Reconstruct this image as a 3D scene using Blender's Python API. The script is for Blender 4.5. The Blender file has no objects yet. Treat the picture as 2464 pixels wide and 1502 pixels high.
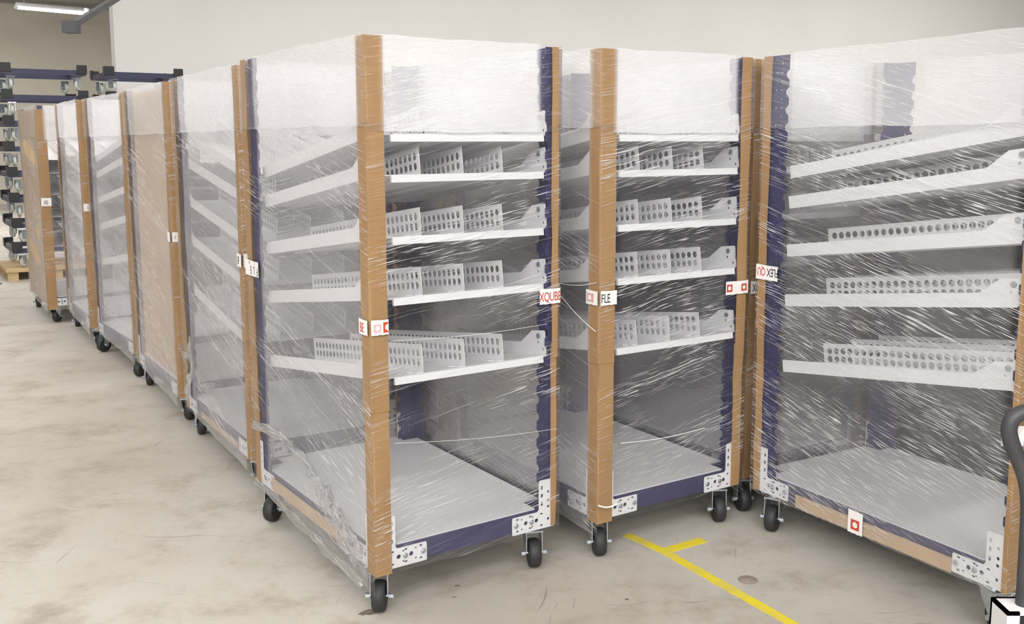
import bpy, bmesh, math, random
from mathutils import Matrix, Vector
random.seed(7)
S = bpy.context.scene
COL = S.collection

# ---------------------------------------------------------------- camera
PITCH, ROLL, CAM_H = .1354, -.0022, 1.6496
cam_d = bpy.data.cameras.new('camera'); cam = bpy.data.objects.new('camera', cam_d); COL.objects.link(cam)
cam_d.sensor_width = 36; cam_d.lens = 2373.9 / 2464 * 36; cam_d.shift_y = -82 / 2464
cam_d.clip_start = .05; cam_d.clip_end = 200
right = Vector((1, 0, 0)); fwd = Vector((0, math.cos(PITCH), -math.sin(PITCH))); up = right.cross(fwd)
xc = math.cos(ROLL) * right + math.sin(ROLL) * up; yc = -math.sin(ROLL) * right + math.cos(ROLL) * up
m = Matrix((xc, yc, -fwd)).transposed().to_4x4(); m.translation = (0, 0, CAM_H)
cam.matrix_world = m; S.camera = cam

# ---------------------------------------------------------------- world, lamps, exposure
S.view_settings.view_transform = 'Standard'; S.view_settings.look = 'None'
S.view_settings.exposure = 0.0; S.view_settings.gamma = 1.0; S.view_settings.use_curve_mapping = False
S.cycles.transparent_max_bounces = 32; S.cycles.max_bounces = 6; S.cycles.diffuse_bounces = 3
w = bpy.data.worlds.new('world'); S.world = w; w.use_nodes = True
w.node_tree.nodes['Background'].inputs[0].default_value = (1, .995, .99, 1)
w.node_tree.nodes['Background'].inputs[1].default_value = .13
CEIL = 6.0
def strip_light(x, y, power, yaw=.58, sx=3.2, sy=.35):
    l = bpy.data.lights.new('ceiling_strip_light', 'AREA'); l.shape = 'RECTANGLE'; l.size = sx; l.size_y = sy
    l.energy = power; l.color = (1, .985, .97)
    o = bpy.data.objects.new('ceiling_strip_light', l); COL.objects.link(o); o.location = (x, y, 4.7); o.rotation_euler = (0, 0, yaw)
for (x, y, p) in [(-3.8, .0, 105), (-.6, -.8, 120), (2.9, .4, 120), (-6.8, 5.0, 110)]:
    strip_light(x, y, p)
# added unseen fill lights: behind the camera for the carts, others for the walls
def field(loc, rot, sx, sy, power):
    l = bpy.data.lights.new('added_fill_light', 'AREA'); l.shape = 'RECTANGLE'; l.size = sx; l.size_y = sy; l.energy = power; l.color = (1, .99, .985)
    o = bpy.data.objects.new('added_fill_light', l); COL.objects.link(o); o.location = loc; o.rotation_euler = rot
field((-1.5, -6.5, 5.2), (math.radians(62), 0, math.radians(-6)), 12, 2.4, 1480)
field((-2.5, 9.5, 5.7), (0, 0, .58), 14, 5, 620)
field((8, 14.5, 5.6), (math.radians(20), 0, .58), 14, 4, 900)
field((15, 18.5, 5.6), (math.radians(20), 0, .58), 10, 4, 900)
field((-11, 19, 5.7), (0, 0, .58), 10, 7, 1000)

# ---------------------------------------------------------------- helpers
def tag(o, label=None, cat=None, group=None, kind=None):
    if label: o['label'] = label
    if cat: o['category'] = cat
    if group: o['group'] = group
    if kind: o['kind'] = kind
    return o
def empty(name, loc, yaw=0):
    o = bpy.data.objects.new(name, None); COL.objects.link(o); o.location = loc; o.rotation_euler = (0, 0, yaw); o.empty_display_size = .1
    return o
def obj(name, mesh, parent=None, mat=None, M=None):
    if mat is not None and not mesh.materials: mesh.materials.append(mat)
    o = bpy.data.objects.new(name, mesh); COL.objects.link(o)
    if parent: o.parent = parent
    if M is not None: o.matrix_local = M
    return o
def T(x, y, z): return Matrix.Translation((x, y, z))
def RZ(a): return Matrix.Rotation(a, 4, 'Z')
def RX(a): return Matrix.Rotation(a, 4, 'X')
def basis(ox, ax, ay, az):
    "matrix that takes local x, y, z to the axes ax, ay, az at origin ox"
    M = Matrix((Vector(ax), Vector(ay), Vector(az))).transposed().to_4x4(); M.translation = ox
    return M
class MB:
    def __init__(s): s.bm = bmesh.new()
    def box(s, x0, x1, y0, y1, z0, z1, M=None):
        vs = [s.bm.verts.new((x, y, z)) for x in (x0, x1) for y in (y0, y1) for z in (z0, z1)]
        for f in ((0, 1, 3, 2), (4, 6, 7, 5), (0, 4, 5, 1), (2, 3, 7, 6), (0, 2, 6, 4), (1, 5, 7, 3)):
            s.bm.faces.new([vs[i] for i in f])
        if M is not None:
            for v in vs: v.co = M @ v.co
        return s
    def cyl(s, p0, p1, r, n=12, r1=None, cap=True):
        p0, p1 = Vector(p0), Vector(p1); d = (p1 - p0).normalized()
        a = d.orthogonal().normalized(); b = d.cross(a); r1 = r if r1 is None else r1
        A = [s.bm.verts.new(p0 + r * (math.cos(t) * a + math.sin(t) * b)) for t in [2 * math.pi * i / n for i in range(n)]]
        B = [s.bm.verts.new(p1 + r1 * (math.cos(t) * a + math.sin(t) * b)) for t in [2 * math.pi * i / n for i in range(n)]]
        for i in range(n): s.bm.faces.new((A[i], A[(i + 1) % n], B[(i + 1) % n], B[i]))
        if cap: s.bm.faces.new(A[::-1]); s.bm.faces.new(B)
        return s
    def lathe(s, prof, n=28, M=None):
        "profile of (r, x) turned about the x axis"
        rings = []
        for r, x in prof:
            rings.append([s.bm.verts.new((x, r * math.cos(t), r * math.sin(t))) for t in [2 * math.pi * i / n for i in range(n)]])
        for R0, R1 in zip(rings, rings[1:]):
            for i in range(n): s.bm.faces.new((R0[i], R0[(i + 1) % n], R1[(i + 1) % n], R1[i]))
        s.bm.faces.new(rings[0][::-1]); s.bm.faces.new(rings[-1])
        if M is not None:
            for R in rings:
                for v in R: v.co = M @ v.co
        return s
    def tube(s, pts, r, n=10):
        pts = [Vector(p) for p in pts]; rings = []; prev = None
        for i, p in enumerate(pts):
            d = (pts[min(i + 1, len(pts) - 1)] - pts[max(i - 1, 0)]).normalized()
            a = (prev - prev.dot(d) * d).normalized() if prev is not None else d.orthogonal().normalized()
            prev = a; b = d.cross(a)
            rings.append([s.bm.verts.new(p + r * (math.cos(t) * a + math.sin(t) * b)) for t in [2 * math.pi * k / n for k in range(n)]])
        for R0, R1 in zip(rings, rings[1:]):
            for k in range(n): s.bm.faces.new((R0[k], R0[(k + 1) % n], R1[(k + 1) % n], R1[k]))
        s.bm.faces.new(rings[0][::-1]); s.bm.faces.new(rings[-1])
        return s
    def mesh(s, name, mat=None, smooth=False, bevel=0):
        if bevel:
            bmesh.ops.bevel(s.bm, geom=[e for e in s.bm.edges if e.is_manifold and e.calc_face_angle(0) > .6], offset=bevel, segments=2, affect='EDGES')
        bmesh.ops.recalc_face_normals(s.bm, faces=s.bm.faces)
        me = bpy.data.meshes.new(name); s.bm.to_mesh(me); s.bm.free()
        if mat: me.materials.append(mat)
        if smooth:
            for p in me.polygons: p.use_smooth = True
            me.set_sharp_from_angle(angle=math.radians(40))
        return me
def circle(cx, cy, r, n=10, sy=1, ph=0): return [(cx + r * math.cos(ph + 2 * math.pi * i / n), cy + sy * r * math.sin(ph + 2 * math.pi * i / n)) for i in range(n)]
def curve_to_mesh(cu, name):
    tmp = bpy.data.objects.new('tmp', cu); COL.objects.link(tmp)
    me = bpy.data.meshes.new_from_object(tmp.evaluated_get(bpy.context.evaluated_depsgraph_get()))
    bpy.data.objects.remove(tmp); bpy.data.curves.remove(cu); me.name = name; me.materials.clear()
    return me
def plate(name, outline, holes, t, M, mat):
    "flat sheet of thickness t with real holes: outline in local x, y, then moved by M"
    cu = bpy.data.curves.new('plate', 'CURVE'); cu.dimensions = '2D'; cu.fill_mode = 'BOTH'; cu.extrude = t / 2
    for loop in [outline] + holes:
        sp = cu.splines.new('POLY'); sp.points.add(len(loop) - 1); sp.use_cyclic_u = True
        for p, c in zip(sp.points, loop): p.co = (c[0], c[1], 0, 1)
    me = curve_to_mesh(cu, name); me.transform(M)
    if M.determinant() < 0: me.flip_normals()
    me.materials.append(mat)
    return me
def text(name, body, size, M, mat, spacing=1.0, condense=.66):
    cu = bpy.data.curves.new('lettering', 'FONT'); cu.body = body; cu.size = size; cu.extrude = .0002; cu.space_character = spacing; cu.resolution_u = 3
    me = curve_to_mesh(cu, name); me.transform(M @ Matrix.Diagonal((condense, 1, 1, 1))); me.materials.append(mat)
    return me

# ---------------------------------------------------------------- materials
def nodes(name):
    mt = bpy.data.materials.new(name); mt.use_nodes = True; nt = mt.node_tree
    for n in list(nt.nodes): nt.nodes.remove(n)
    return mt, nt
def N(nt, typ, **kw):
    n = nt.nodes.new(typ)
    for k, v in kw.items():
        if k.startswith('i_'): n.inputs[k[2:].replace('_', ' ')].default_value = v
        else: setattr(n, k, v)
    return n
def math_n(nt, op, a, b=None, clamp=False):
    n = nt.nodes.new('ShaderNodeMath'); n.operation = op; n.use_clamp = clamp
    for i, v in enumerate((a, b)):
        if v is None: continue
        if isinstance(v, (int, float)): n.inputs[i].default_value = v
        else: nt.links.new(v, n.inputs[i])
    return n.outputs[0]
def ramp(nt, val, lo, hi, a=0., b=1., smooth=True):
    n = nt.nodes.new('ShaderNodeMapRange'); n.interpolation_type = 'SMOOTHSTEP' if smooth else 'LINEAR'
    n.inputs[1].default_value = lo; n.inputs[2].default_value = hi; n.inputs[3].default_value = a; n.inputs[4].default_value = b
    nt.links.new(val, n.inputs[0]); return n.outputs[0]
def mixc(nt, fac, a, b):
    n = nt.nodes.new('ShaderNodeMix'); n.data_type = 'RGBA'
    if isinstance(fac, (int, float)): n.inputs[0].default_value = fac
    else: nt.links.new(fac, n.inputs[0])
    for s, v in ((6, a), (7, b)):
        if isinstance(v, tuple): n.inputs[s].default_value = (*v, 1)
        else: nt.links.new(v, n.inputs[s])
    return n.outputs[2]
def noise(nt, vec, scale=1., detail=2., rough=.5):
    n = nt.nodes.new('ShaderNodeTexNoise'); n.inputs['Scale'].default_value = scale; n.inputs['Detail'].default_value = detail; n.inputs['Roughness'].default_value = rough
    nt.links.new(vec, n.inputs['Vector']); return n.outputs['Fac']
def scaled(nt, vec, s, rot=(0, 0, 0)):
    n = nt.nodes.new('ShaderNodeMapping'); n.inputs['Scale'].default_value = s; n.inputs['Rotation'].default_value = rot
    nt.links.new(vec, n.inputs['Vector']); return n.outputs[0]
def solid(name, col, rough=.5, metal=0., var=.06, vscale=9., bump=0., bscale=60., col2=None, stretch=(1, 1, 1)):
    mt, nt = nodes(name); L = nt.links.new
    tc = N(nt, 'ShaderNodeTexCoord'); v = scaled(nt, tc.outputs['Object'], stretch)
    n1 = noise(nt, v, vscale, 3)
    c2 = col2 or tuple(max(0, c * (1 - 4 * var)) for c in col)
    b = N(nt, 'ShaderNodeBsdfPrincipled'); b.inputs['Roughness'].default_value = rough; b.inputs['Metallic'].default_value = metal
    L(mixc(nt, ramp(nt, n1, .35, .75), col, c2), b.inputs['Base Color'])
    if bump:
        bp = N(nt, 'ShaderNodeBump'); bp.inputs['Strength'].default_value = bump; bp.inputs['Distance'].default_value = .002
        L(noise(nt, v, bscale, 3), bp.inputs['Height']); L(bp.outputs[0], b.inputs['Normal'])
    o = N(nt, 'ShaderNodeOutputMaterial'); L(b.outputs[0], o.inputs[0]); return mt
def emit(name, col, s):
    mt, nt = nodes(name); e = N(nt, 'ShaderNodeEmission'); e.inputs[0].default_value = (*col, 1); e.inputs[1].default_value = s
    o = N(nt, 'ShaderNodeOutputMaterial'); nt.links.new(e.outputs[0], o.inputs[0]); return mt
def film(name, base, streak, tint=(.89, .885, .91), cluster=(.46, .62), low=.12, corner=.55, thresh=(.60, .70), graze_haze=1., edge=(.11, .16)):
    "stretch film: clear sheet, milky where it is folded or layered, with wound creases; the sheet is clear where it lies on a post"
    mt, nt = nodes(name); L = nt.links.new
    uv = N(nt, 'ShaderNodeUVMap', uv_map='wind').outputs[0]; ed = N(nt, 'ShaderNodeUVMap', uv_map='edge').outputs[0]
    oi = N(nt, 'ShaderNodeObjectInfo').outputs['Random']
    cx = N(nt, 'ShaderNodeCombineXYZ'); L(math_n(nt, 'MULTIPLY', oi, 37.), cx.inputs[2])
    va = N(nt, 'ShaderNodeVectorMath'); va.operation = 'ADD'; L(uv, va.inputs[0]); L(cx.outputs[0], va.inputs[1]); vec = va.outputs[0]
    wob = noise(nt, scaled(nt, vec, (2.2, 3., 1)), 1, 2)
    wv = N(nt, 'ShaderNodeCombineXYZ'); L(math_n(nt, 'MULTIPLY', math_n(nt, 'SUBTRACT', wob, .5), .05), wv.inputs[1])
    vb = N(nt, 'ShaderNodeVectorMath'); vb.operation = 'ADD'; L(vec, vb.inputs[0]); L(wv.outputs[0], vb.inputs[1]); vw = vb.outputs[0]
    fine = noise(nt, scaled(nt, vw, (9, 290, 1)), 1, 1.5, .55)          # short creases
    longs = noise(nt, scaled(nt, vw, (1.3, 120, 1)), 1, 2, .5)        # long taut creases
    clus = ramp(nt, noise(nt, scaled(nt, vec, (1.1, 4.2, 1)), 1, 1), *cluster)
    haze = noise(nt, scaled(nt, vec, (1.0, 5.5, 1)), 1, 3)
    s1 = math_n(nt, 'MULTIPLY', ramp(nt, fine, *thresh), clus)
    s2 = math_n(nt, 'MULTIPLY', ramp(nt, longs, .64, .70), math_n(nt, 'MULTIPLY', ramp(nt, fine, .35, .6, .25, 1.), ramp(nt, clus, 0, 1, .3, 1.)))
    st = math_n(nt, 'MULTIPLY', math_n(nt, 'MAXIMUM', s1, s2), streak)  # crease whitening, with the glints on the creases also put into the opacity
    sx = N(nt, 'ShaderNodeSeparateXYZ'); L(ed, sx.inputs[0])
    cor = ramp(nt, sx.outputs[0], *edge, 1 - corner, 1.)
    hz = math_n(nt, 'MULTIPLY', math_n(nt, 'ADD', math_n(nt, 'MULTIPLY', math_n(nt, 'SUBTRACT', haze, .5), low * 2), base), cor)
    lw = N(nt, 'ShaderNodeLayerWeight'); lw.inputs[0].default_value = .35
    graz = ramp(nt, lw.outputs['Facing'], .35, .95, 0, .22 * graze_haze)  # haze at grazing view angles, put into the film's opacity
    alpha = math_n(nt, 'ADD', math_n(nt, 'ADD', hz, math_n(nt, 'MULTIPLY', graz, cor)), st, True)
    alpha = math_n(nt, 'MINIMUM', alpha, .97)
    bp = N(nt, 'ShaderNodeBump'); bp.inputs['Strength'].default_value = .5; bp.inputs['Distance'].default_value = .004
    L(math_n(nt, 'ADD', fine, math_n(nt, 'MULTIPLY', longs, .7)), bp.inputs['Height'])
    d = N(nt, 'ShaderNodeBsdfDiffuse'); d.inputs[0].default_value = (*tint, 1)
    t = N(nt, 'ShaderNodeBsdfTranslucent'); t.inputs[0].default_value = (*tint, 1)
    m1 = N(nt, 'ShaderNodeMixShader'); m1.inputs[0].default_value = .4; L(d.outputs[0], m1.inputs[1]); L(t.outputs[0], m1.inputs[2])
    g = N(nt, 'ShaderNodeBsdfGlossy'); g.inputs['Roughness'].default_value = .22; L(bp.outputs[0], g.inputs['Normal'])
    m2 = N(nt, 'ShaderNodeMixShader'); m2.inputs[0].default_value = .14; L(m1.outputs[0], m2.inputs[1]); L(g.outputs[0], m2.inputs[2])
    tr = N(nt, 'ShaderNodeBsdfTransparent'); tr.inputs[0].default_value = (.985, .985, .99, 1)
    fr = N(nt, 'ShaderNodeFresnel'); fr.inputs[0].default_value = 1.3; L(bp.outputs[0], fr.inputs['Normal'])
    m3 = N(nt, 'ShaderNodeMixShader'); L(math_n(nt, 'MULTIPLY', fr.outputs[0], .6), m3.inputs[0]); L(tr.outputs[0], m3.inputs[1]); L(g.outputs[0], m3.inputs[2])
    m4 = N(nt, 'ShaderNodeMixShader'); L(alpha, m4.inputs[0]); L(m3.outputs[0], m4.inputs[1]); L(m2.outputs[0], m4.inputs[2])
    o = N(nt, 'ShaderNodeOutputMaterial'); L(m4.outputs[0], o.inputs[0]); return mt
def floor_mat():
    mt, nt = nodes('worn_concrete'); L = nt.links.new
    tc = N(nt, 'ShaderNodeTexCoord').outputs['Object']
    big = noise(nt, tc, .5, 3, .55); mid = noise(nt, tc, 2.6, 9, .72); fine = noise(nt, tc, 26, 6, .75); grain = noise(nt, tc, 160, 3, .6)
    c = mixc(nt, ramp(nt, big, .3, .72), (.49, .465, .415), (.385, .35, .30))
    c = mixc(nt, ramp(nt, mid, .45, .70, 0, .85), c, (.30, .265, .215))
    c = mixc(nt, ramp(nt, fine, .52, .78, 0, .35), c, (.27, .245, .21))
    c = mixc(nt, ramp(nt, grain, .5, .75, 0, .22), c, (.60, .57, .53))
    for (sx, sy, rot, a, sc2, lo, dark) in ((1.6, 75, -.35, .6, 1.7, .46, (.20, .17, .14)), (70, 2.2, -.75, .55, 2.3, .5, (.19, .16, .13)), (2.5, 90, .55, .5, 1.3, .5, (.22, .19, .16)), (1.2, 60, 1.1, .4, 2.9, .52, (.62, .59, .55))):
        warp = N(nt, 'ShaderNodeVectorMath'); warp.operation = 'ADD'; L(tc, warp.inputs[0])
        cw = N(nt, 'ShaderNodeCombineXYZ'); L(math_n(nt, 'MULTIPLY', noise(nt, tc, 1.2, 2), .35), cw.inputs[0]); L(math_n(nt, 'MULTIPLY', noise(nt, tc, 1.7, 2), .35), cw.inputs[1]); L(cw.outputs[0], warp.inputs[1])
        scr = noise(nt, scaled(nt, warp.outputs[0], (sx, sy, 1), (0, 0, rot)), 1, 2, .5); msk = ramp(nt, noise(nt, tc, sc2, 3), lo, lo + .16)
        c = mixc(nt, math_n(nt, 'MULTIPLY', ramp(nt, scr, .665, .70, 0, a), msk), c, dark)
    sp = noise(nt, tc, 11, 3, .6); c = mixc(nt, ramp(nt, sp, .74, .78, 0, .55), c, (.2, .17, .14))
    b = N(nt, 'ShaderNodeBsdfPrincipled'); L(c, b.inputs['Base Color'])
    L(ramp(nt, mid, .3, .8, .45, .75), b.inputs['Roughness']); b.inputs['Specular IOR Level'].default_value = .35
    bp = N(nt, 'ShaderNodeBump'); bp.inputs['Strength'].default_value = .12; bp.inputs['Distance'].default_value = .003; L(fine, bp.inputs['Height']); L(bp.outputs[0], b.inputs['Normal'])
    o = N(nt, 'ShaderNodeOutputMaterial'); L(b.outputs[0], o.inputs[0]); return mt

MT = {}
MT['floor'] = floor_mat()
MT['wall_grey'] = solid('painted_wall_grey', (.66, .645, .63), .8, var=.012, vscale=.5)
MT['wall_beige'] = solid('painted_wall_beige', (.62, .585, .50), .8, var=.02, vscale=.6)
MT['ceiling'] = solid('ceiling_deck', (.60, .57, .49), .8, var=.03, vscale=.7)
MT['steel_beam'] = solid('ceiling_beam_paint', (.33, .31, .28), .6)
MT['white'] = solid('white_powder_coat', (.80, .80, .81), .42, var=.006, vscale=5)
MT['blue'] = solid('dark_blue_powder_coat', (.036, .034, .112), .45, var=.04, vscale=14, bump=.05)
MT['navy'] = solid('navy_powder_coat', (.034, .036, .075), .45, var=.04)
MT['card'] = solid('brown_cardboard', (.42, .25, .105), .78, var=.035, vscale=7, bump=.35, bscale=45, stretch=(1, 1, .35))
MT['board'] = solid('tan_fibreboard', (.55, .39, .24), .75, var=.03, vscale=6)
MT['zinc'] = solid('zinc_plated_steel', (.62, .68, .74), .3, .9, var=.04, vscale=30)
MT['rubber'] = solid('black_rubber', (.022, .023, .024), .6, var=.05, vscale=20)
MT['hub'] = solid('dark_grey_plastic', (.05, .05, .052), .45)
MT['tape'] = solid('white_packing_tape', (.80, .77, .76), .35, var=.02, vscale=20)
MT['ink_black'] = solid('black_print', (.02, .02, .025), .5)
MT['ink_red'] = solid('red_print', (.52, .06, .03), .5)
MT['ink_pink'] = solid('pale_red_print', (.70, .42, .44), .5)
MT['yellow'] = solid('yellow_floor_tape', (.72, .58, .03), .6, var=.05, vscale=9, col2=(.6, .5, .1))
MT['wood'] = solid('pale_pallet_wood', (.50, .36, .19), .8, var=.05, vscale=8, stretch=(1, 6, 6))
MT['black'] = solid('black_plastic', (.02, .02, .022), .45)
MT['grey_tube'] = solid('charcoal_paint', (.055, .055, .06), .5)
MT['nylon'] = solid('clear_white_nylon', (.62, .64, .60), .4)
MT['screen'] = solid('added_screen_dark', (.045, .048, .042), .9, var=.05, vscale=3)  # for the added screens that darken the view through the film
MT['drain'] = solid('brown_floor_plate', (.30, .25, .21), .6, var=.06, vscale=60)
MT['stain'] = solid('dark_floor_stain', (.17, .145, .11), .7, var=.06, vscale=40)
MT['lamp'] = emit('lamp_tube_glow', (1, .99, .96), 5.)
MT['lower_front'] = film('stretch_film_end', .07, .9, cluster=(.40, .60), low=.10, thresh=(.59, .66), graze_haze=.5)
MT['lower_left'] = film('stretch_film_side', .25, .9, tint=(.86, .84, .87), cluster=(.46, .64), low=.16, thresh=(.59, .66), corner=.88, edge=(.165, .195))
MT['lower_right'] = film('stretch_film_long', .15, 1., cluster=(.36, .58), low=.14, thresh=(.585, .64), corner=.8, edge=(.15, .19))
MT['lower_far'] = film('stretch_film_far', .06, .6, graze_haze=.5)
MT['upper'] = film('stretch_film_layered', .55, .35, cluster=(.25, .5), low=.14, corner=.72, graze_haze=.7, edge=(.155, .19))
MT['upper_clear'] = film('stretch_film_on_board', .16, .3, cluster=(.25, .5), low=.1, corner=.5, graze_haze=.3)
MT['upper_front'] = film('stretch_film_thick_layers', .72, .3, cluster=(.2, .4), low=.1, corner=.95, graze_haze=.5, edge=(.085, .115))
MT['fold'] = film('stretch_film_gathered', .2, .8, cluster=(.25, .5), low=.3, corner=0.)

# ---------------------------------------------------------------- room
YAW = .576
ex0 = Vector((math.cos(YAW), math.sin(YAW), 0)); ey0 = Vector((-math.sin(YAW), math.cos(YAW), 0))
fl = MB().box(-30, 30, -12, 42, -.2, 0).mesh('floor', MT['floor'])
tag(obj('floor', fl), kind='structure')
# grey wall with its free end at the left, behind the carts; beige wall further back
def along(o, dx, dy, z=0): return Vector(o) + dx * ex0 + dy * ey0 + Vector((0, 0, z))
gw = Vector((-5.75, 14.62, 0))         # free corner of the grey wall
def wall(name, p, length, thick, mat, h=CEIL):
    me = MB().box(0, length, 0, thick, 0, h).mesh(name, mat)
    return tag(obj(name, me, M=basis(p, ex0, ey0, (0, 0, 1))), kind='structure')
wall('wall_right', gw, 26, .25, MT['wall_grey'])
wall('wall_back', along(gw, -22, 15.5), 42, .25, MT['wall_beige'])
me = MB().box(-30, 30, -12, 42, CEIL, CEIL + .2).mesh('ceiling', MT['ceiling'])
ceil_o = tag(obj('ceiling', me), kind='structure')
bw = along(gw, -22, 15.5)
for k, (dy, z0, z1) in enumerate(((-.35, CEIL - .26, CEIL - .12), (-1.5, CEIL - .2, CEIL), (-.02, CEIL - .5, CEIL - .42))):
    me = MB().box(0, 30.0 + k * .3, -.09, .0, z0, z1).mesh('trim_%d' % (k + 1), MT['steel_beam'])
    tag(obj('trim_%d' % (k + 1), me, M=basis(along(bw, 0, dy), ex0, ey0, (0, 0, 1))), kind='structure')

# ---------------------------------------------------------------- cart: shared meshes
W, LN, Z0, ZD, ZT = .7715, 1.175, .17, .249, 2.0
hw, hl = W / 2, LN / 2
SH = {}                                   # shared meshes by name
# notched corner post: two flanges, scalloped inner edge, small square perforations
def flange_outline(wd, cols=(.030, .060)):
    out = [(0, 0), (wd, 0)]; p = .0705; r = .0165; z = .06
    while z < ZT - Z0 - .03:
        out += [(wd, z - r - .004)] + [(wd - r * math.sin(a) * 1.0, z - r * math.cos(a)) for a in [math.pi * k / 6 for k in range(1, 6)]] + [(wd, z + r + .004)]
        z += p
    out += [(wd, ZT - Z0), (0, ZT - Z0)]
    holes = []
    z = .035
    while z < ZT - Z0 - .02:
        for x in cols: holes.append(circle(x, z, .0042, 6))
        z += .03525 * 1.0
    return out, holes
def post_mesh(w1, w2, c1, c2):
    o1, h1 = flange_outline(w1, c1); o2, h2 = flange_outline(w2, c2)
    a = plate('post', o1, h1, .003, basis((0, .0015, 0), (1, 0, 0), (0, 0, 1), (0, -1, 0)), MT['blue'])
    b = plate('post', o2, h2, .003, basis((.0015, 0, 0), (0, 1, 0), (0, 0, 1), (1, 0, 0)), MT['blue'])
    bm = bmesh.new(); bm.from_mesh(a); bm.from_mesh(b); me = bpy.data.meshes.new('post'); bm.to_mesh(me); bm.free(); me.materials.append(MT['blue'])
    return me
SH['post'] = post_mesh(.034, .098, (.017,), (.030, .060)); SH['post_n'] = post_mesh(.046, .022, (.026,), (.012,)); SH['post_w'] = post_mesh(.088, .098, (.03, .06), (.030, .060))
def mirrored(me, name):
    m2 = me.copy(); m2.name = name; m2.transform(Matrix.Diagonal((-1, 1, 1, 1))); m2.flip_normals(); return m2
SH['post_m'] = mirrored(SH['post'], 'post')
# L-shaped white corner bracket (legs along x and z)
def bracket_mesh():
    out = [(.004, -.004), (.195, -.004), (.199, 0), (.199, .062), (.195, .066), (.082, .066), (.074, .074), (.074, .186), (.068, .19), (0, .19), (0, .004)]
    holes = [circle(x, .034, .0085, 12) for x in (.086, .136)]
    holes += [circle(x, z, .0038, 8) for x in (.105, .155) for z in (.014, .052)] + [circle(x, z, .0068, 8, .55) for x in (.062, .115, .175) for z in (.010, .056)]
    holes += [circle(.060, z, .0055, 8, 1.6) for z in (.095, .128, .160)] + [circle(.030, z, .0062, 8) for z in (.03, .08, .105, .14)]
    return plate('corner_bracket', out, holes, .003, basis((0, -.0015, 0), (1, 0, 0), (0, 0, 1), (0, -1, 0)), MT['white'])
SH['bracket'] = bracket_mesh(); SH['bracket_m'] = mirrored(SH['bracket'], 'corner_bracket')
SH['bolt'] = MB().cyl((0, 0, 0), (0, -.006, 0), .0105, 6).cyl((0, -.005, 0), (0, -.009, 0), .006, 10).mesh('bolt', MT['zinc'])
# base
SH['beam_x'] = MB().box(-hw + .012, hw - .012, 0, .045, 0, .074).mesh('base_beam', MT['blue'], bevel=.003)
SH['beam_y'] = MB().box(0, .045, -hl + .06, hl - .06, 0, .074).mesh('base_beam', MT['blue'], bevel=.003)
def deck_mesh():
    c = .075; x, y = hw - .012, hl - .012
    out = [(-x + c, -y), (x - c, -y), (x - c, -y + c), (x, -y + c), (x, y - c), (x - c, y - c), (x - c, y), (-x + c, y), (-x + c, y - c), (-x, y - c), (-x, -y + c), (-x + c, -y + c)]
    holes = []
    for k in range(12): holes += [circle(-.2541 + k * .0462, s * (hl - .05), .0042, 6) for s in (-1, 1)]
    for k in range(19): holes += [circle(s * (hw - .035), -.4284 + k * .0476, .0045, 6) for s in (-1, 1)]
    me = plate('deck', out, holes, .004, T(0, 0, 0), MT['white'])
    bm = bmesh.new(); bm.from_mesh(me); b = MB(); b.bm.free(); b.bm = bm
    for s in (-1, 1):
        b.box(-x + c, x - c, s * y - .001, s * y + .001, -.018, .002); b.box(s * x - .001, s * x + .001, -y + c, y - c, -.018, .002)
    return b.mesh('deck', MT['white'])
SH['deck'] = deck_mesh()
# shelf: local x across, y from the lip to the far end, z normal to the deck
SL = 1.055
def shelf_mesh():
    b = MB().box(.032, .738, 0, SL, -.003, 0).box(.086, .716, -.012, -.001, -.027, -.001)
    for k in range(4): b.box(.14 + k * .13, .17 + k * .13, .02, SL - .02, -.012, -.003)
    return b.mesh('shelf', MT['white'])
SH['shelf'] = shelf_mesh()
def side_mesh():
    out = [(0, -.004), (SL, -.004), (SL, .046), (.165, .046), (.083, .092), (.004, .092), (0, .088)]
    holes = [circle(.050, .046, .0052, 10), circle(.020, .020, .0052, 10)]
    return plate('side_plate', out, holes, .003, basis((0, 0, 0), (0, 1, 0), (0, 0, 1), (1, 0, 0)), MT['white'])
SH['side'] = side_mesh()
SH['shelf_bolt'] = MB().cyl((-.009, 0, 0), (.009, 0, 0), .0105, 6).mesh('bolt', MT['zinc'])
def divider_mesh():
    y0, y1, h = .018, 1.0, .099
    n = 27; p = .0352; holes = []
    for k in range(n): holes += [circle(y0 + .034 + k * p, z, .0138, 12, ph=.26) for z in (.033, .068)]
    me = plate('lane_divider', [(y0, 0), (y1, 0), (y1, h), (y0, h)], holes, .0025, basis((0, 0, 0), (0, 1, 0), (0, 0, 1), (1, 0, 0)), MT['white'])
    bm = bmesh.new(); bm.from_mesh(me); b = MB(); b.bm.free(); b.bm = bm
    b.box(-.028, .0, y0, y1, 0, .002).box(-.05, -.028, y0 + .03, y0 + .055, .0005, .003)
    return b.mesh('lane_divider', MT['white'])
SH['divider'] = divider_mesh()
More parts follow.
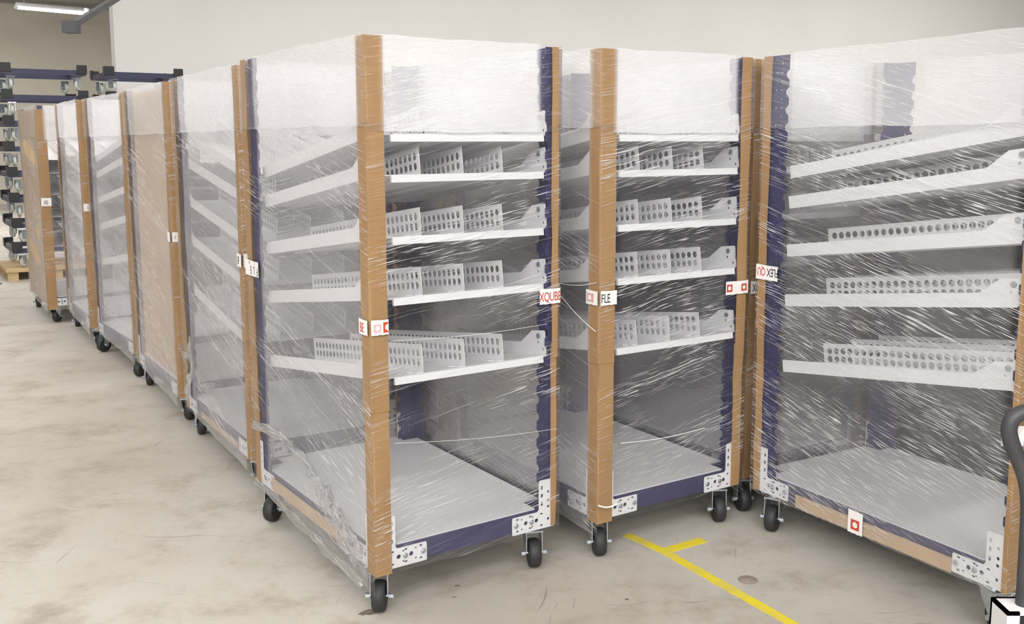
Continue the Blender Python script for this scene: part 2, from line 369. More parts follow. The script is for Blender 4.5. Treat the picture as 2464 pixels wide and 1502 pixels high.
# caster
SH['wheel'] = MB().lathe([(.022, -.024), (.05, -.022), (.0555, -.016), (.057, 0), (.0555, .016), (.05, .022), (.022, .024)]).mesh('wheel', MT['rubber'], True)
def fork_mesh():
    b = MB().box(-.05, .05, -.0475, .0475, .163, .170)
    b.cyl((0, 0, .145), (0, 0, .163), .034, 20)
    b.box(-.036, .036, -.036, .05, .140, .147)
    for s in (-1, 1):
        q = [(-.034, .143), (.05, .143), (.056, .062), (.044, .046), (.028, .05), (-.02, .11)]
        vs = [b.bm.verts.new((s * .031 + d * .0017, y, z)) for d in (-1, 1) for y, z in q]
        n = len(q); b.bm.faces.new(vs[:n]); b.bm.faces.new(vs[n:][::-1])
        for i in range(n): b.bm.faces.new((vs[i], vs[(i + 1) % n], vs[n + (i + 1) % n], vs[n + i]))
    return b.mesh('fork', MT['zinc'], bevel=0)
SH['fork'] = fork_mesh()
SH['axle'] = MB().cyl((-.046, .04, .057), (.046, .04, .057), .0055, 8).cyl((-.05, .04, .057), (-.034, .04, .057), .0105, 6).cyl((.034, .04, .057), (.05, .04, .057), .0105, 6).mesh('axle_bolt', MT['zinc'])

# ---------------------------------------------------------------- cart assembly
SLOPES = (.165, .152, .140, .138, .138)
LIPS = (1.682, 1.546, 1.336, 1.127, .850)
CORNERS = {'near_left': (-1, -1), 'near_right': (1, -1), 'far_left': (-1, 1), 'far_right': (1, 1)}

def core(root, flip, inset=.048):
    F = RZ(math.pi) if flip else Matrix.Identity(4)
    obj('base_beam', SH['beam_x'], root, M=F @ T(0, -hl + .006, Z0)); obj('base_beam', SH['beam_x'], root, M=F @ T(0, hl - .051, Z0))
    obj('base_beam', SH['beam_y'], root, M=F @ T(-hw + .006, 0, Z0)); obj('base_beam', SH['beam_y'], root, M=F @ T(hw - .051, 0, Z0))
    obj('deck', SH['deck'], root, M=F @ T(0, 0, ZD - .002))
    for k, (sx, sy) in enumerate(CORNERS.values()):
        even = sx * sy > 0
        rot = {(-1, -1): 0, (1, -1): 0, (1, 1): math.pi, (-1, 1): math.pi}[(sx, sy)]
        P = F @ T(sx * (hw - .004 - (.006 if sx > 0 else 0)), sy * (hl - .004 - (inset if sy * (-1 if flip else 1) > 0 else 0)), 0)
        obj('post', SH['post_n' if (sx, sy) == ((1, 1) if flip else (-1, -1)) else 'post_w' if sx * sy > 0 else 'post_m'], root, M=P @ RZ(rot) @ T(0, 0, Z0))
        # brackets on the end face and on the long face
        PB = F @ T(sx * (hw - .001), sy * (hl - .001), Z0)
        b1 = obj('corner_bracket', SH['bracket' if (sx * sy > 0) else 'bracket_m'], root, M=PB @ RZ(rot))
        rot2 = {(-1, -1): -math.pi / 2, (-1, 1): -math.pi / 2, (1, -1): math.pi / 2, (1, 1): math.pi / 2}[(sx, sy)]
        b2 = obj('corner_bracket', SH['bracket_m' if (sx * sy > 0) else 'bracket'], root, M=PB @ RZ(rot2))
        for br, sgn in ((b1, 1 if sx * sy > 0 else -1), (b2, -1 if sx * sy > 0 else 1)):
            for x in (.111, .183): obj('bolt', SH['bolt'], br, M=T(sgn * x, -.002, .034))
        # caster
        aim = CASTER_AIM[k % 4] + random.uniform(-.25, .25)
        f = obj('caster', SH['fork'], root, M=F @ T(sx * (hw - .055), sy * (hl - .075), 0) @ RZ(aim))
        obj('wheel', SH['wheel'], f, M=T(0, .04, .057)); obj('axle_bolt', SH['axle'], f)
    for z, s in zip(LIPS, SLOPES):
        sh = obj('shelf', SH['shelf'], root, M=F @ T(-hw, -hl + .012, z) @ RX(-math.atan(s)))
        for x in (.215, .388, .556): obj('lane_divider', SH['divider'], sh, M=T(x, 0, 0))
        for x in (.030, .741):
            obj('side_plate', SH['side'], sh, M=T(x, 0, 0)); obj('bolt', SH['shelf_bolt'], sh, M=T(x, .036, .072))
CASTER_AIM = (2.6, 2.9, 2.2, 2.7)

GUARDS = {}
def guard_mesh(wx, wy, z0, z1, seam, grow=0):
    "cardboard angle, outer corner at the origin, legs along +x and +y; spliced from two lengths at height seam"
    t = .004; b = MB()
    def leg(z0, z1, g, wx, wy):
        rows = 8; zs = [z0 + (z1 - z0) * i / rows for i in range(rows + 1)]
        prof = [(wx, -g), (0, -g - .0005), (-g, -g), (-g - .0005, 0), (-g, wy), (t - g, wy), (t - g, t - g), (wx, t - g)]
        rings = []
        for z in zs:
            j = [random.uniform(-.0016, .0016) for _ in prof]
            rings.append([b.bm.verts.new((x + jj, y + jj, z)) for (x, y), jj in zip(prof, j)])
        n = len(prof)
        for A, B in zip(rings, rings[1:]):
            for i in range(n): b.bm.faces.new((A[i], A[(i + 1) % n], B[(i + 1) % n], B[i]))
        b.bm.faces.new(rings[0][::-1]); b.bm.faces.new(rings[-1])
    leg(seam - .06, z1, grow + .0085, wx, wy); leg(z0, seam, grow + .0045, wx + .001, wy + .001)
    return b.mesh('corner_guard', MT['card'])
def guard(root, corner, wx, wy, z0=Z0 - .004, z1=ZT, seam=.8):
    sx, sy = CORNERS[corner]
    me = guard_mesh(wx, wy, z0, z1, seam)
    me.transform(Matrix.Diagonal((-sx, -sy, 1, 1)))
    if sx * sy < 0: me.flip_normals()
    return obj('corner_guard', me, root, M=T(sx * hw, sy * hl, 0))

def face_frame(face, off=0.):
    "frame of a cart face: x runs left to right for someone looking at it, y is up, z comes out of it"
    if face == 'front': return basis((-hw, -hl - off, 0), (1, 0, 0), (0, 0, 1), (0, -1, 0))
    if face == 'left': return basis((-hw - off, hl, 0), (0, -1, 0), (0, 0, 1), (-1, 0, 0))
    if face == 'right': return basis((hw + off, -hl, 0), (0, 1, 0), (0, 0, 1), (1, 0, 0))
    return basis((hw, hl + off, 0), (-1, 0, 0), (0, 0, 1), (0, 1, 0))

def film_mesh(name, z0f, z1f, off, mat, faces=('front', 'left', 'right', 'back'), mats=None):
    "sheets of film stretched round the cart; z0f, z1f give the lower and upper edge at a place on the face"
    bm = bmesh.new(); l1 = bm.loops.layers.uv.new('wind'); l2 = bm.loops.layers.uv.new('edge')
    for fi, face in enumerate(faces):
        width = W if face in ('front', 'back') else LN
        M = face_frame(face, off); nx, nz = 22, 34
        ang = {'front': .17, 'left': -.25, 'right': .15, 'back': -.15}[face]
        x0, x1 = -off, width + off
        V = {}
        for i in range(nx + 1):
            x = x0 + (x1 - x0) * i / nx
            a, b_ = z0f(face, x), z1f(face, x)
            for j in range(nz + 1):
                z = a + (b_ - a) * j / nz
                d = min(x - x0, x1 - x) / width
                sag = -.004 * min(1, d * 4) * (1 + .7 * math.sin(7 * z + 3 * fi) + .5 * math.sin(19 * z + 5 * x))
                V[i, j] = (bm.verts.new(M @ Vector((x, z, sag if 0 < i < nx else 0))), x, z)
        ca, sa = math.cos(ang), math.sin(ang)
        for i in range(nx):
            for j in range(nz):
                q = [V[i, j], V[i + 1, j], V[i + 1, j + 1], V[i, j + 1]]
                f = bm.faces.new([v[0] for v in q]); f.smooth = True
                if mats: f.material_index = mats.get(face, 0)
                for lp, (vv, x, z) in zip(f.loops, q):
                    lp[l1].uv = (x * ca + z * sa + 3 * fi, -x * sa + z * ca + 7 * fi); lp[l2].uv = (min(x - x0 + .03, x1 - x) if face != 'left' else min(x - x0, x1 - x + .12), z)
    me = bpy.data.meshes.new(name); bm.to_mesh(me); bm.free()
    for mm in (mat if isinstance(mat, list) else [mat]): me.materials.append(mm)
    return me
def tear(x, s, a):
    return a * (.5 * math.sin(9 * x + s) + .3 * math.sin(23 * x + 2 * s) + .2 * math.sin(51 * x + s))
def make_films(seed, skirt, side='lower_left', top='upper'):
    lo = film_mesh('stretch_wrap', lambda f, x: skirt(f, x) + tear(x, seed, .006), lambda f, x: 1.72 + tear(x, seed + 2, .004), .0135,
                   [MT['lower_front'], MT[side], MT['lower_far']], mats={'front': 0, 'left': 1, 'right': 2, 'back': 2})
    hi = film_mesh('upper_wrap', lambda f, x: 1.69 + tear(x, seed, .005) + (.02 if f == 'left' else 0), lambda f, x: 2.004 + tear(x, seed + 1, .004), .0165,
                   [MT[top], MT['upper_front']], mats={'front': 1, 'back': 0, 'left': 0, 'right': 0})
    return lo, hi
def skirt_std(f, x): return .155 if f != 'left' else .165 - .05 * x
FILMS = make_films(0, skirt_std)

def wrap(root, films=FILMS):
    obj('stretch_wrap', films[0], root); obj('upper_wrap', films[1], root)

def tape(root, pieces, off=.0095):
    "a strip of printed packing tape over one corner. pieces: (face, x0, x1, z, h, [(text, ink, x, dz, size, turned)])"
    b = MB(); letters = []
    for face, x0, x1, z, h, txt in pieces:
        M = face_frame(face, off)
        n = 6
        vs = []
        for i in range(n + 1):
            x = x0 + (x1 - x0) * i / n
            vs.append((b.bm.verts.new(M @ Vector((x, z - h / 2 + .0012 * math.sin(9 * i), 0))), b.bm.verts.new(M @ Vector((x, z + h / 2 + .0012 * math.cos(7 * i), 0)))))
        for A, B in zip(vs, vs[1:]): b.bm.faces.new((A[0], B[0], B[1], A[1]))
        for (s, ink, x, dz, size, turned) in txt:
            Mt = M @ T(x, z + dz, .0006) @ (RZ(math.pi) if turned else Matrix.Identity(4))
            if s == '#':     # square emblem with a round hole
                letters.append(plate('printed_emblem', [(0, 0), (size, 0), (size, size), (0, size)], [circle(size / 2, size / 2, size * .33, 6, ph=math.pi / 6)], .0004, Mt, MT[ink]))
            elif s == '[':   # the same emblem, its right half folded out of sight
                hex_ = circle(size / 2, size / 2, size * .33, 6, ph=math.pi / 6)
                letters.append(plate('printed_emblem', [(0, 0), (size * .5, 0), (size * .5, size * .17), (size * .2, size * .33), (size * .2, size * .67), (size * .5, size * .83), (size * .5, size), (0, size)], [], .0004, Mt, MT[ink]))
            else: letters.append(text('printed_lettering', s, size, Mt, MT[ink], .92))
    t = obj('packing_tape', b.mesh('packing_tape', MT['tape']), root)
    for me in letters: obj(me.name, me, t)
    return t

def ribbon(name, pts, widths, M, mat, waves=5):
    "a crumpled strip of loose film along a path on a cart face (x, z, out)"
    bm = bmesh.new(); l1 = bm.loops.layers.uv.new('wind'); l2 = bm.loops.layers.uv.new('edge')
    P = []
    for (p, q), (w0, w1) in zip(zip(pts, pts[1:]), zip(widths, widths[1:])):
        for k in range(7):
            t = k / 7; P.append((Vector(p).lerp(Vector(q), t), w0 + (w1 - w0) * t))
    P.append((Vector(pts[-1]), widths[-1]))
    rows = []; s = 0
    for i, (p, wd) in enumerate(P):
        d = (P[min(i + 1, len(P) - 1)][0] - P[max(i - 1, 0)][0]).normalized(); n = Vector((-d.y, d.x, 0)).normalized()
        row = []
        for j in range(waves + 1):
            t = j / waves - .5
            out = .010 * (1 if j % 2 else -.2) * (1 + .6 * math.sin(i * 1.3 + j)) + .004 * math.sin(i * .9)
            c = p + n * (t * wd * (1 + .25 * math.sin(i * 1.7 + 2 * j))); c.z += out + .014
            row.append((bm.verts.new(M @ c), s, t * wd))
        rows.append(row); s += .03
    for A, B in zip(rows, rows[1:]):
        for j in range(waves):
            q = (A[j], A[j + 1], B[j + 1], B[j]); f = bm.faces.new([v[0] for v in q]); f.smooth = True
            for lp, (vv, u, v_) in zip(f.loops, q): lp[l1].uv = (u, v_); lp[l2].uv = (.3, u)
    me = bpy.data.meshes.new(name); bm.to_mesh(me); bm.free(); me.materials.append(mat)
    return me

def cart(x, y, yaw, flip, label, films=FILMS, guards=(), group='film-wrapped flow rack carts', inset=.048):
    c = Vector((x, y, 0)) + hw * Vector((math.cos(yaw), math.sin(yaw), 0)) + hl * Vector((-math.sin(yaw), math.cos(yaw), 0))
    root = empty('flow_rack_cart', c, yaw); tag(root, label, 'cart', group)
    core(root, flip, inset); wrap(root, films)
    for g in guards: guard(root, *g)
    return root
STD = (('near_left', .066, .055), ('near_right', .025, .055), ('far_left', .055, .040), ('far_right', .03, .03))
def strand(root, face, x0, z0, x1, z1, r=.0016):
    M = face_frame(face, .018)
    b = MB().tube([M @ Vector((x0 + (x1 - x0) * t, z0 + (z1 - z0) * t - .01 * math.sin(math.pi * t), 0)) for t in [i / 8 for i in range(9)]], r, 5)
    return obj('film_strand', b.mesh('film_strand', MT['tape']), root)
def edge_board(root, face, x0, x1, z0, z1):
    M = face_frame(face, .001)
    b = MB().box(x0, x1, z0, z1, 0, .004, M)
    return obj('edge_board', b.mesh('edge_board', MT['board']), root)

# --- cart nearest the camera
def skirt_A(f, x):
    return {'front': .152, 'left': .165 - .075 * (max(0, x) / LN) ** 1.3}.get(f, .16)
A = cart(-.4751, 3.2722, .5956, False, 'film-wrapped flow rack cart nearest the camera, big brown corner board in front', make_films(1.3, skirt_A),
         (('near_left', .058, .057, .150), ('near_right', .020, .055, Z0, ZT, .90), ('far_left', .05, .045), ('far_right', .03, .03)))
edge_board(A, 'left', .18, LN - .245, .176, .228)
tape(A, [('left', LN - .056, LN + .009, 1.036, .052, [('BE', 'ink_red', LN - .049, -.018, .048, False)]),
         ('front', -.009, .056, 1.036, .052, [('#', 'ink_pink', .0, -.016, .028, False), ('[', 'ink_red', .036, -.019, .036, False)])], off=.0185)
tape(A, [('front', W - .085, W + .010, 1.08, .058, [('XQUBE', 'ink_red', W - .088, -.018, .050, False)]), ('right', -.010, .06, 1.08, .058, [])], off=.0185)
tape(A, [('left', -.010, .150, 1.125, .066, [('F', 'ink_black', .142, .006, .050, True), ('L', 'ink_black', .105, .008, .050, True), ('E', 'ink_black', .068, .008, .050, True), ('V', 'ink_black', .040, .013, .022, False), ('L', 'ink_black', .105, .030, .022, True)]), ('back', W - .06, W + .01, 1.12, .06, [])], off=.0185)
ML = face_frame('left', .016)
obj('loose_film', ribbon('loose_film', [(LN - 1.13, .44, 0), (LN - .77, .47, 0), (LN - .50, .42, 0), (LN - .38, .33, 0), (LN - .22, .27, 0), (LN - .07, .2, 0)], [.04, .05, .05, .09, .14, .11], ML, MT['fold'], 7), A)
obj('loose_film', ribbon('loose_film', [(LN - .31, .40, 0), (LN - .30, .33, 0), (LN - .20, .30, 0), (LN - .10, .23, 0)], [.03, .06, .05, .04], ML, MT['fold'], 5), A)
obj('loose_film', ribbon('loose_film', [(LN - 1.12, .19, 0), (LN - .8, .165, 0), (LN - .4, .135, 0), (LN - .05, .115, 0)], [.03, .04, .05, .05], ML, MT['fold'], 5), A)
strand(A, 'front', .07, .985, .72, .975, .0007); strand(A, 'front', .07, .625, .77, .56, .0007)
# --- second cart of the front line
B = cart(.3375, 3.7513, .57, False, 'film-wrapped flow rack cart in the middle, just right of the nearest cart', make_films(2.1, skirt_std),
         (('near_left', .068, .062, .150, ZT, .86), ('near_right', .045, .055), ('far_left', .05, .05), ('far_right', .03, .03)))
tape(B, [('left', LN - .063, LN + .010, 1.06, .056, [('#', 'ink_pink', LN - .056, -.018, .034, False), ('I', 'ink_red', LN - .022, -.018, .05, False)]),
         ('front', -.010, .069, 1.06, .056, [('FLE', 'ink_black', -.008, -.018, .050, False)])], off=.0185)
tape(B, [('front', W - .12, W + .010, 1.045, .056, [('#', 'ink_red', W - .115, -.016, .032, False), ('#', 'ink_red', W - .03, -.016, .030, False)]), ('right', -.01, .05, 1.045, .056, [])], off=.0185)
strand(B, 'front', -.01, .235, .08, .222, .004); strand(B, 'left', LN - .25, 1.09, LN, 1.12); strand(B, 'left', LN - .25, 1.05, LN + .0, .93)
strand(B, 'front', .10, .47, .55, .46)
# --- right hand cart, long side to the camera
C = cart(1.6339, 3.1037, .5207, False, 'film-wrapped flow rack cart at the right edge, its long side facing the camera', make_films(3.7, lambda f, x: .158, 'lower_right'),
         (('near_left', .05, .012), ('near_right', .05, .05), ('far_left', .05, .034, Z0 - .006, ZT, .93), ('far_right', .03, .05)), inset=.016)
edge_board(C, 'left', .245, LN - .2, .160, .214)
tape(C, [('left', -.010, .115, 1.115, .062, [('FLEX', 'ink_black', .118, .018, .048, True), ('QU', 'ink_red', .045, .018, .048, True)]), ('back', W - .06, W + .01, 1.115, .062, [])], off=.0185)
tape(C, [('left', .53, .60, .205, .09, [('#', 'ink_red', .545, -.03, .04, False)])], off=.0185)
# --- cart behind it, only its corner showing between the two
D = cart(1.0285, 4.2353, .570, False, 'flow rack cart showing only a brown corner board between the middle and right carts', make_films(4.4, skirt_std),
         (('near_left', .06, .05, Z0 - .004, ZT, .95), ('near_right', .05, .05), ('far_left', .05, .05), ('far_right', .03, .03)))
tape(D, [('left', LN - .05, LN + .01, 1.03, .056, []), ('front', -.01, .061, 1.03, .056, [('XQ', 'ink_black', .0, -.018, .048, False)])], off=.0185)
# --- the row running away behind the nearest cart
R2 = cart(-1.2275, 4.4994, .5621, True, 'cart directly behind the nearest one, white film bunched at its foot', make_films(5.2, skirt_std), STD)
tape(R2, [('left', LN - .056, LN + .009, 1.12, .062, [('IF', 'ink_black', LN - .045, -.018, .05, False)]), ('front', -.009, .05, 1.12, .062, [])], off=.0185)
edge_board(R2, 'left', .30, LN - .22, .172, .205)
obj('loose_film', ribbon('loose_film', [(.03, .52, 0), (.10, .48, 0), (.2, .50, 0), (.26, .62, 0), (.24, .40, 0), (.10, .25, 0)], [.03, .04, .04, .02, .05, .10], ML, MT['fold'], 5), R2)
R3 = cart(-1.9541, 5.6696, .5567, True, 'third cart of the left row, tan panel hazed behind its film', make_films(6.1, skirt_std), STD)
tape(R3, [('left', LN - .056, LN + .009, 1.12, .056, []), ('front', -.009, .056, 1.12, .056, [('#', 'ink_red', .03, -.016, .03, False), ('I', 'ink_black', .005, -.01, .03, False)])], off=.0185)
R4 = cart(-2.6705, 6.8752, .6100, False, 'fourth cart of the left row, white shelves rising towards the camera behind film', make_films(7.9, skirt_std), STD)
R5 = cart(-3.4193, 7.8967, .5637, True, 'fifth cart of the left row, narrow and hazy, before the tan panelled cart', make_films(8.3, skirt_std), STD)
R6 = cart(-4.28, 9.0, .5757, True, 'last cart of the left row, its long side closed by a tan board', make_films(9.1, skirt_std, 'lower_front', 'upper_clear'),
          (('near_left', .075, .03, .135, 1.965), ('near_right', .05, .05), ('far_left', .05, .05), ('far_right', .03, .03)))
def side_board(root, off, x0, x1, z0, z1, mat):
    b = MB().box(x0, x1, z0, z1, 0, .005, face_frame('left', off)); return obj('side_board', b.mesh('side_board', mat), root)
side_board(R6, .002, .03, LN - .03, .18, 1.97, MT['board'])
side_board(R3, -.026, .05, LN - .05, .26, 1.98, MT['board'])
tape(R6, [('front', -.009, .076, 1.13, .075, [('XE', 'ink_black', .01, -.02, .05, False)])], off=.0185)
tape(R5, [('front', -.009, .056, 1.15, .06, [('I', 'ink_black', .02, -.02, .05, False)])], off=.0185)
# --- carts behind the front line
dirB = Vector((-math.sin(.575), math.cos(.575), 0))
pB = Vector((.3375, 3.7513, 0)); pD = Vector((1.0285, 4.2353, 0))
q = pB + 1.24 * dirB; B2 = cart(q.x, q.y, .575, True, 'flow rack cart directly behind the middle cart, blurred by two layers of film', FILMS, STD)
q = pD + 1.24 * dirB; D2 = cart(q.x, q.y, .575, True, 'flow rack cart farthest back on the right, blurred posts behind the boarded corner', FILMS, STD)

# ---------------------------------------------------------------- low screens added to stand in for the dark area behind the carts
SH['screen_panel'] = MB().box(-.6, .6, -.02, .02, .08, 1.64).mesh('panel', MT['screen'], bevel=.004)
SH['screen_frame'] = MB().box(-.62, -.6, -.025, .025, .02, 1.66).box(.6, .62, -.025, .025, .02, 1.66).box(-.6, .6, -.025, .025, 1.64, 1.66).box(-.6, .6, -.025, .025, .06, .08).mesh('frame', MT['grey_tube'])
SH['screen_foot'] = MB().box(-.02, .02, -.2, .2, 0, .02).mesh('foot', MT['grey_tube'])
def screen(p, yaw, label):
    r = empty('added_dark_screen', (p.x, p.y, 0), yaw); tag(r, label, 'screen', 'dark screens added for shade behind the carts')
    obj('panel', SH['screen_panel'], r); obj('frame', SH['screen_frame'], r)
    for s_ in (-1, 1): obj('foot', SH['screen_foot'], r, M=T(s_ * .61, 0, 0))
exB = Vector((math.cos(.575), math.sin(.575), 0))
for k, nm in enumerate(('nearest', 'second', 'third', 'farthest')):
    screen(pB + 1.98 * exB + (-1.25 + 1.25 * k) * dirB, .575 + math.pi / 2, 'low dark screen added for shade right of the right hand cart, %s of that line' % nm)
for k, nm in enumerate(('leftmost', 'middle', 'rightmost')):
    screen(pB + (.1 + 1.25 * k) * exB + 2.75 * dirB, .575, 'low dark screen added for shade behind the farthest carts, %s of three' % nm)

# ---------------------------------------------------------------- stacked dollies on pallets, far left
DW, DD, DP = .94, 1.0, .31
SH['dbx'] = MB().box(-DW / 2, DW / 2, -.025, .025, .18, .24).mesh('frame_beam', MT['navy'], bevel=.004)
SH['dby'] = MB().box(-.025, .025, -DD / 2 + .05, DD / 2 - .05, .18, .24).mesh('frame_beam', MT['navy'], bevel=.004)
SH['cup'] = MB().box(-.06, .05, -.055, .05, .241, .252).box(-.06, .05, -.060, -.051, .20, .306).box(-.066, -.052, -.055, .06, .20, .306).box(-.06, .05, -.055, -.035, .294, .307).mesh('stacking_cup', MT['black'], bevel=.003)
SH['dcwheel'] = MB().lathe([(.03, -.02), (.06, -.019), (.068, -.012), (.068, .012), (.06, .019), (.03, .02)], 20).mesh('wheel', MT['nylon'], True)
SH['dcfork'] = MB().box(-.045, .045, -.045, .045, .147, .155).box(-.032, -.027, -.02, .05, .05, .15).box(.027, .032, -.02, .05, .05, .15).cyl((-.036, .03, .068), (.036, .03, .068), .01, 8).mesh('fork', MT['zinc'])
def dolly(p, yaw, z, label, group):
    r = empty('stacking_dolly', (p.x, p.y, z), yaw); tag(r, label, 'dolly', group)
    obj('frame_beam', SH['dbx'], r, M=T(0, -DD / 2 + .025, 0)); obj('frame_beam', SH['dbx'], r, M=T(0, DD / 2 - .025, 0))
    obj('frame_beam', SH['dby'], r, M=T(-DW / 2 + .025, 0, 0)); obj('frame_beam', SH['dby'], r, M=T(DW / 2 - .025, 0, 0))
    for sx in (-1, 1):
        for sy in (-1, 1):
            a = 0 if (sx, sy) == (-1, -1) else math.pi / 2 if (sx, sy) == (1, -1) else math.pi if (sx, sy) == (1, 1) else -math.pi / 2
            obj('stacking_cup', SH['cup'], r, M=T(sx * (DW / 2 - .05), sy * (DD / 2 - .05), 0) @ RZ(a))
            f = obj('caster', SH['dcfork'], r, M=T(sx * (DW / 2 - .1), sy * (DD / 2 - .1), 0) @ RZ(random.uniform(-.8, .8)))
            obj('wheel', SH['dcwheel'], f, M=T(0, .03, .068))
    return r
def stack_at(front_left, n, names, group):
    c = Vector((front_left[0], front_left[1], 0)) + DW / 2 * ex0 + DD / 2 * ey0
    for k in range(n):
        dolly(c + Vector((random.uniform(-.01, .01), random.uniform(-.01, .01), 0)), YAW, .147 + k * DP, names(k, n), group)
    return c
ords = ['lowest', 'second', 'third', 'fourth', 'fifth', 'sixth', 'seventh', 'topmost']
c1 = stack_at((-6.08, 11.98), 8, lambda k, n: 'blue dolly, %s' % ords[k] + ('' if k in (0, 7) else ' from the pallet up') + ' in the stack at the left edge', 'dollies stacked on the left pallet')
c2 = stack_at((-5.08, 12.62), 8, lambda k, n: 'blue dolly, %s' % ords[k] + ('' if k in (0, 7) else ' from the pallet up') + ' in the stack behind the carts', 'dollies stacked behind the carts')
def pallet(c, label):
    r = empty('wooden_pallet', c, YAW); tag(r, label, 'pallet', 'pallets under the dollies')
    for k in range(7): obj('deck_board', SH['pb'], r, M=T(0, -.48 + k * .16, .125))
    for sx in (-1, 0, 1):
        for sy in (-1, 0, 1): obj('block', SH['pk'], r, M=T(sx * .5, sy * .46, .064))
        obj('bottom_board', SH['pbb'], r, M=T(sx * .5, 0, .011))
SH['pb'] = MB().box(-.58, .58, -.065, .065, -.022, .02).mesh('deck_board', MT['wood']); SH['pk'] = MB().box(-.06, .06, -.07, .07, -.042, .039).mesh('block', MT['wood'])
SH['pbb'] = MB().box(-.06, .06, -.54, .54, -.011, .011).mesh('bottom_board', MT['wood'])
pallet(c1, 'pale wooden pallet under the stack of blue dollies at the left edge'); pallet(c2, 'pale wooden pallet under the dollies hidden behind the carts')
# dark upright at the left edge
pp = Vector((-6.18, 11.6, 0))
b = MB().box(-.03, .03, -.03, .03, .012, 2.1).box(-.08, .08, -.08, .08, 0, .012)
tag(obj('upright_pole', b.mesh('upright_pole', MT['grey_tube']), M=T(*pp)), 'dark upright pole standing before the dolly stack at the left edge', 'pole')

# ---------------------------------------------------------------- under the ceiling
lamp = empty('strip_lamp', (-11.7, 26., 5.25)); tag(lamp, 'white fluorescent strip lamp hanging under the ceiling before the beige wall', 'lamp')
a = Vector((-12.19, 25., 5.01)); bb = Vector((-11.26, 26.91, 5.10))
d = (bb - a)
inv = Matrix.Translation(-Vector((-11.7, 26., 5.25)))
obj('lamp_tube', MB().cyl(a, bb, .05, 12).mesh('lamp_tube', MT['lamp']), lamp, M=inv)
obj('lamp_housing', MB().cyl(a + Vector((0, 0, .06)), bb + Vector((0, 0, .085)), .06, 8).cyl(a - .02 * d, a + .05 * d, .05, 8).cyl(bb - .05 * d, bb + .02 * d, .05, 8).mesh('lamp_housing', MT['white']), lamp, M=inv)
wb = MB()
for t in (.1, .9):
    p = a + d * t; wb.cyl(p + Vector((0, 0, .06)), (p.x, p.y, CEIL), .006, 6)
obj('hanging_rod', wb.mesh('hanging_rod', MT['zinc']), lamp, M=inv)
arm = empty('ceiling_arm', (-3.91, 9., 2.69)); tag(arm, 'dark square arm slanting down from the ceiling to a box end', 'arm')
p0 = Vector((-3.90, 9.05, 2.72)); pe = Vector((-3.90, 10., 3.07)); top = p0 + (pe - p0) * ((CEIL - p0.z) / (pe.z - p0.z))
inv = Matrix.Translation(-Vector((-3.91, 9., 2.69)))
obj('arm_tube', MB().cyl(p0, top, .036, 4).mesh('arm_tube', MT['grey_tube']), arm, M=inv)
obj('end_box', MB().box(-3.985, -3.865, 8.96, 9.08, 2.635, 2.74).mesh('end_box', MT['grey_tube'], bevel=.004), arm, M=inv)
q = p0 + .35 * (pe - p0)
obj('clip', MB().cyl(q + Vector((-.04, 0, .0)), q + Vector((-.03, 0, .055)), .022, 8).mesh('clip', MT['white']), arm, M=inv)

# ---------------------------------------------------------------- floor marks
def strip(pts, wd, z=.0015):
    b = MB()
    for (p, q_) in zip(pts, pts[1:]):
        p, q_ = Vector((*p, 0)), Vector((*q_, 0)); dd = (q_ - p).normalized(); n = Vector((-dd.y, dd.x, 0)) * wd / 2
        k = max(2, int((q_ - p).length / .05)); vs = []
        for i in range(k + 1):
            c = p.lerp(q_, i / k); j = 1 + random.uniform(-.1, .1)
            vs.append([b.bm.verts.new(c + s * n * j + Vector((0, 0, zz))) for s, zz in ((-1, 0), (-1, z), (1, z), (1, 0))])
        for A_, B_ in zip(vs, vs[1:]):
            for i in range(3): b.bm.faces.new((A_[i], A_[i + 1], B_[i + 1], B_[i]))
    return b.mesh('floor_tape', MT['yellow'])
ft = empty('floor_tape', (.65, 3.83, 0)); tag(ft, 'yellow tape line stuck on the floor, branching into a short side arm', 'tape')
inv = Matrix.Translation((-.65, -3.83, 0))
obj('tape_line', strip([(.485, 4.01), (.62, 3.83), (.975, 3.205), (1.15, 2.89)], .045), ft, M=inv)
obj('tape_branch', strip([(.60, 3.825), (.80, 3.95)], .048, .0022), ft, M=inv)
b = MB().lathe([(.035, 0), (.037, .0025), (.034, .004)], 24, basis((0, 0, 0), (0, 0, 1), (1, 0, 0), (0, 1, 0))).lathe([(.006, .003), (.004, .006)], 8, basis((0, 0, 0), (0, 0, 1), (1, 0, 0), (0, 1, 0)))
tag(obj('floor_plate', b.mesh('floor_plate', MT['drain'], True), M=T(.896, 3.566, 0)), 'round brown metal plate set in the floor right of the yellow line', 'plate')
def blot(x, y, r, sx, rot, label):
    b = MB(); n = 18; vs = [b.bm.verts.new((r * sx * math.cos(t) * (1 + random.uniform(-.35, .25)), r * math.sin(t) * (1 + random.uniform(-.35, .25)), .0008)) for t in [2 * math.pi * i / n for i in range(n)]]
    b.bm.faces.new(vs)
    return tag(obj('floor_stain', b.mesh('floor_stain', MT['stain']), M=T(x, y, 0) @ RZ(rot)), label, 'stain')
blot(-.510, 3.312, .02, 1.9, .4, 'dark oily stain on the floor in front of the nearest caster')
blot(-.209, 3.524, .007, 1.8, .2, 'small dark stain on the floor under the nearest cart front')
blot(.416, 3.408, .008, .9, 1.1, 'black scuff on the floor left of the yellow line')
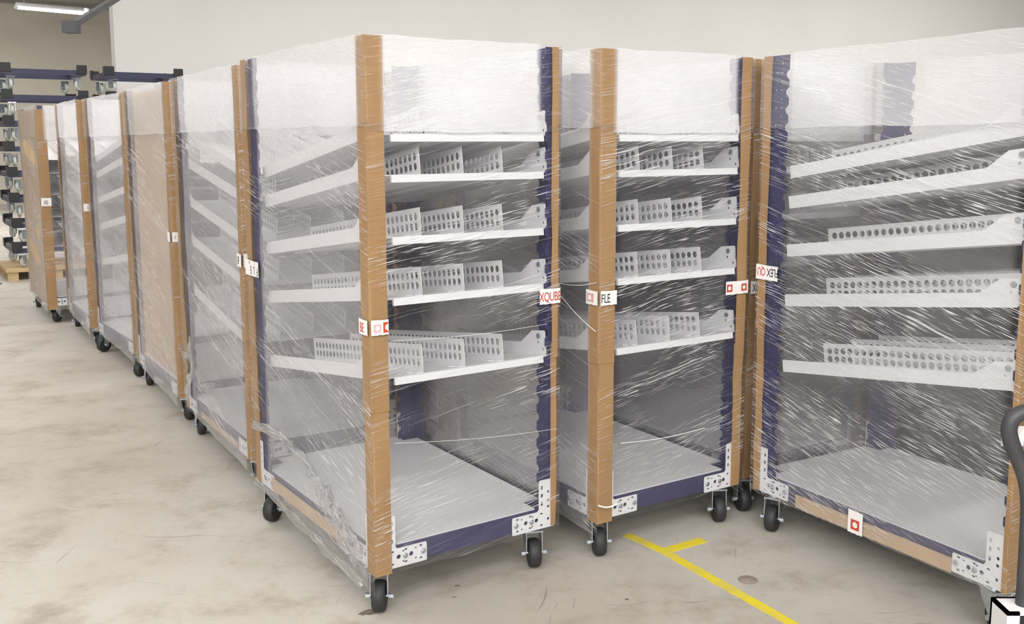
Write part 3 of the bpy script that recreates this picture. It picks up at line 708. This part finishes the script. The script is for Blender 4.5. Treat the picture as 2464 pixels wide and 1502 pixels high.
blot(-.215, 3.43, .004, 2.5, -.2, 'tiny dark scuff on the floor between the nearest cart and the picture bottom')

# ---------------------------------------------------------------- trolley at the right edge
tr = empty('push_trolley', (1.565, 2.75, -.0)); tag(tr, 'charcoal push handle and white foot of a trolley cut off by the right edge', 'trolley')
inv = Matrix.Translation((-1.55, -2.75, 0))
hp = [(1.80, 2.75, .890), (1.56, 2.75, .890), (1.465, 2.75, .888), (1.425, 2.75, .873), (1.410, 2.75, .840), (1.418, 2.75, .80), (1.442, 2.75, .75), (1.466, 2.75, .70), (1.482, 2.75, .64), (1.488, 2.75, .56), (1.49, 2.75, .3), (1.49, 2.75, .19)]
# smooth the path
def smooth(P, it=2):
    P = [Vector(p) for p in P]
    for _ in range(it):
        Q = [P[0]]
        for p, q_ in zip(P, P[1:]): Q += [p.lerp(q_, .25), p.lerp(q_, .75)]
        P = Q + [P[-1]]
    return P
obj('push_handle', MB().tube(smooth(hp), .0225, 14).mesh('push_handle', MT['grey_tube'], True), tr, M=inv)
fb = MB().box(1.418, 1.56, 2.79, 2.80, .17, .300).box(1.418, 1.60, 2.70, 2.80, .290, .300).box(1.418, 1.428, 2.70, 2.80, .17, .300).box(1.428, 1.455, 2.70, 2.708, .17, .300).box(1.42, 1.7, 2.70, 2.80, .16, .17)
obj('foot_frame', fb.mesh('foot_frame', MT['white']), tr, M=inv)
obj('inner_plate', MB().box(1.455, 1.60, 2.705, 2.715, .17, .285).mesh('inner_plate', MT['black']), tr, M=inv)
obj('bolt', MB().cyl((1.468, 2.705, .250), (1.468, 2.690, .250), .011, 6).mesh('bolt', MT['zinc']), tr, M=inv)
obj('paper_tag', MB().box(1.405, 1.47, 2.774, 2.776, .775, .835).mesh('paper_tag', MT['tape']), tr, M=inv)
for cx in (1.50, 1.66):
    f = obj('caster', SH['fork'], tr, M=T(cx - 1.55, 0, -.008) @ Matrix.Diagonal((1, 1, .98, 1)))
    obj('wheel', SH['wheel'], f, M=T(0, .04, .0665)); obj('axle_bolt', SH['axle'], f)
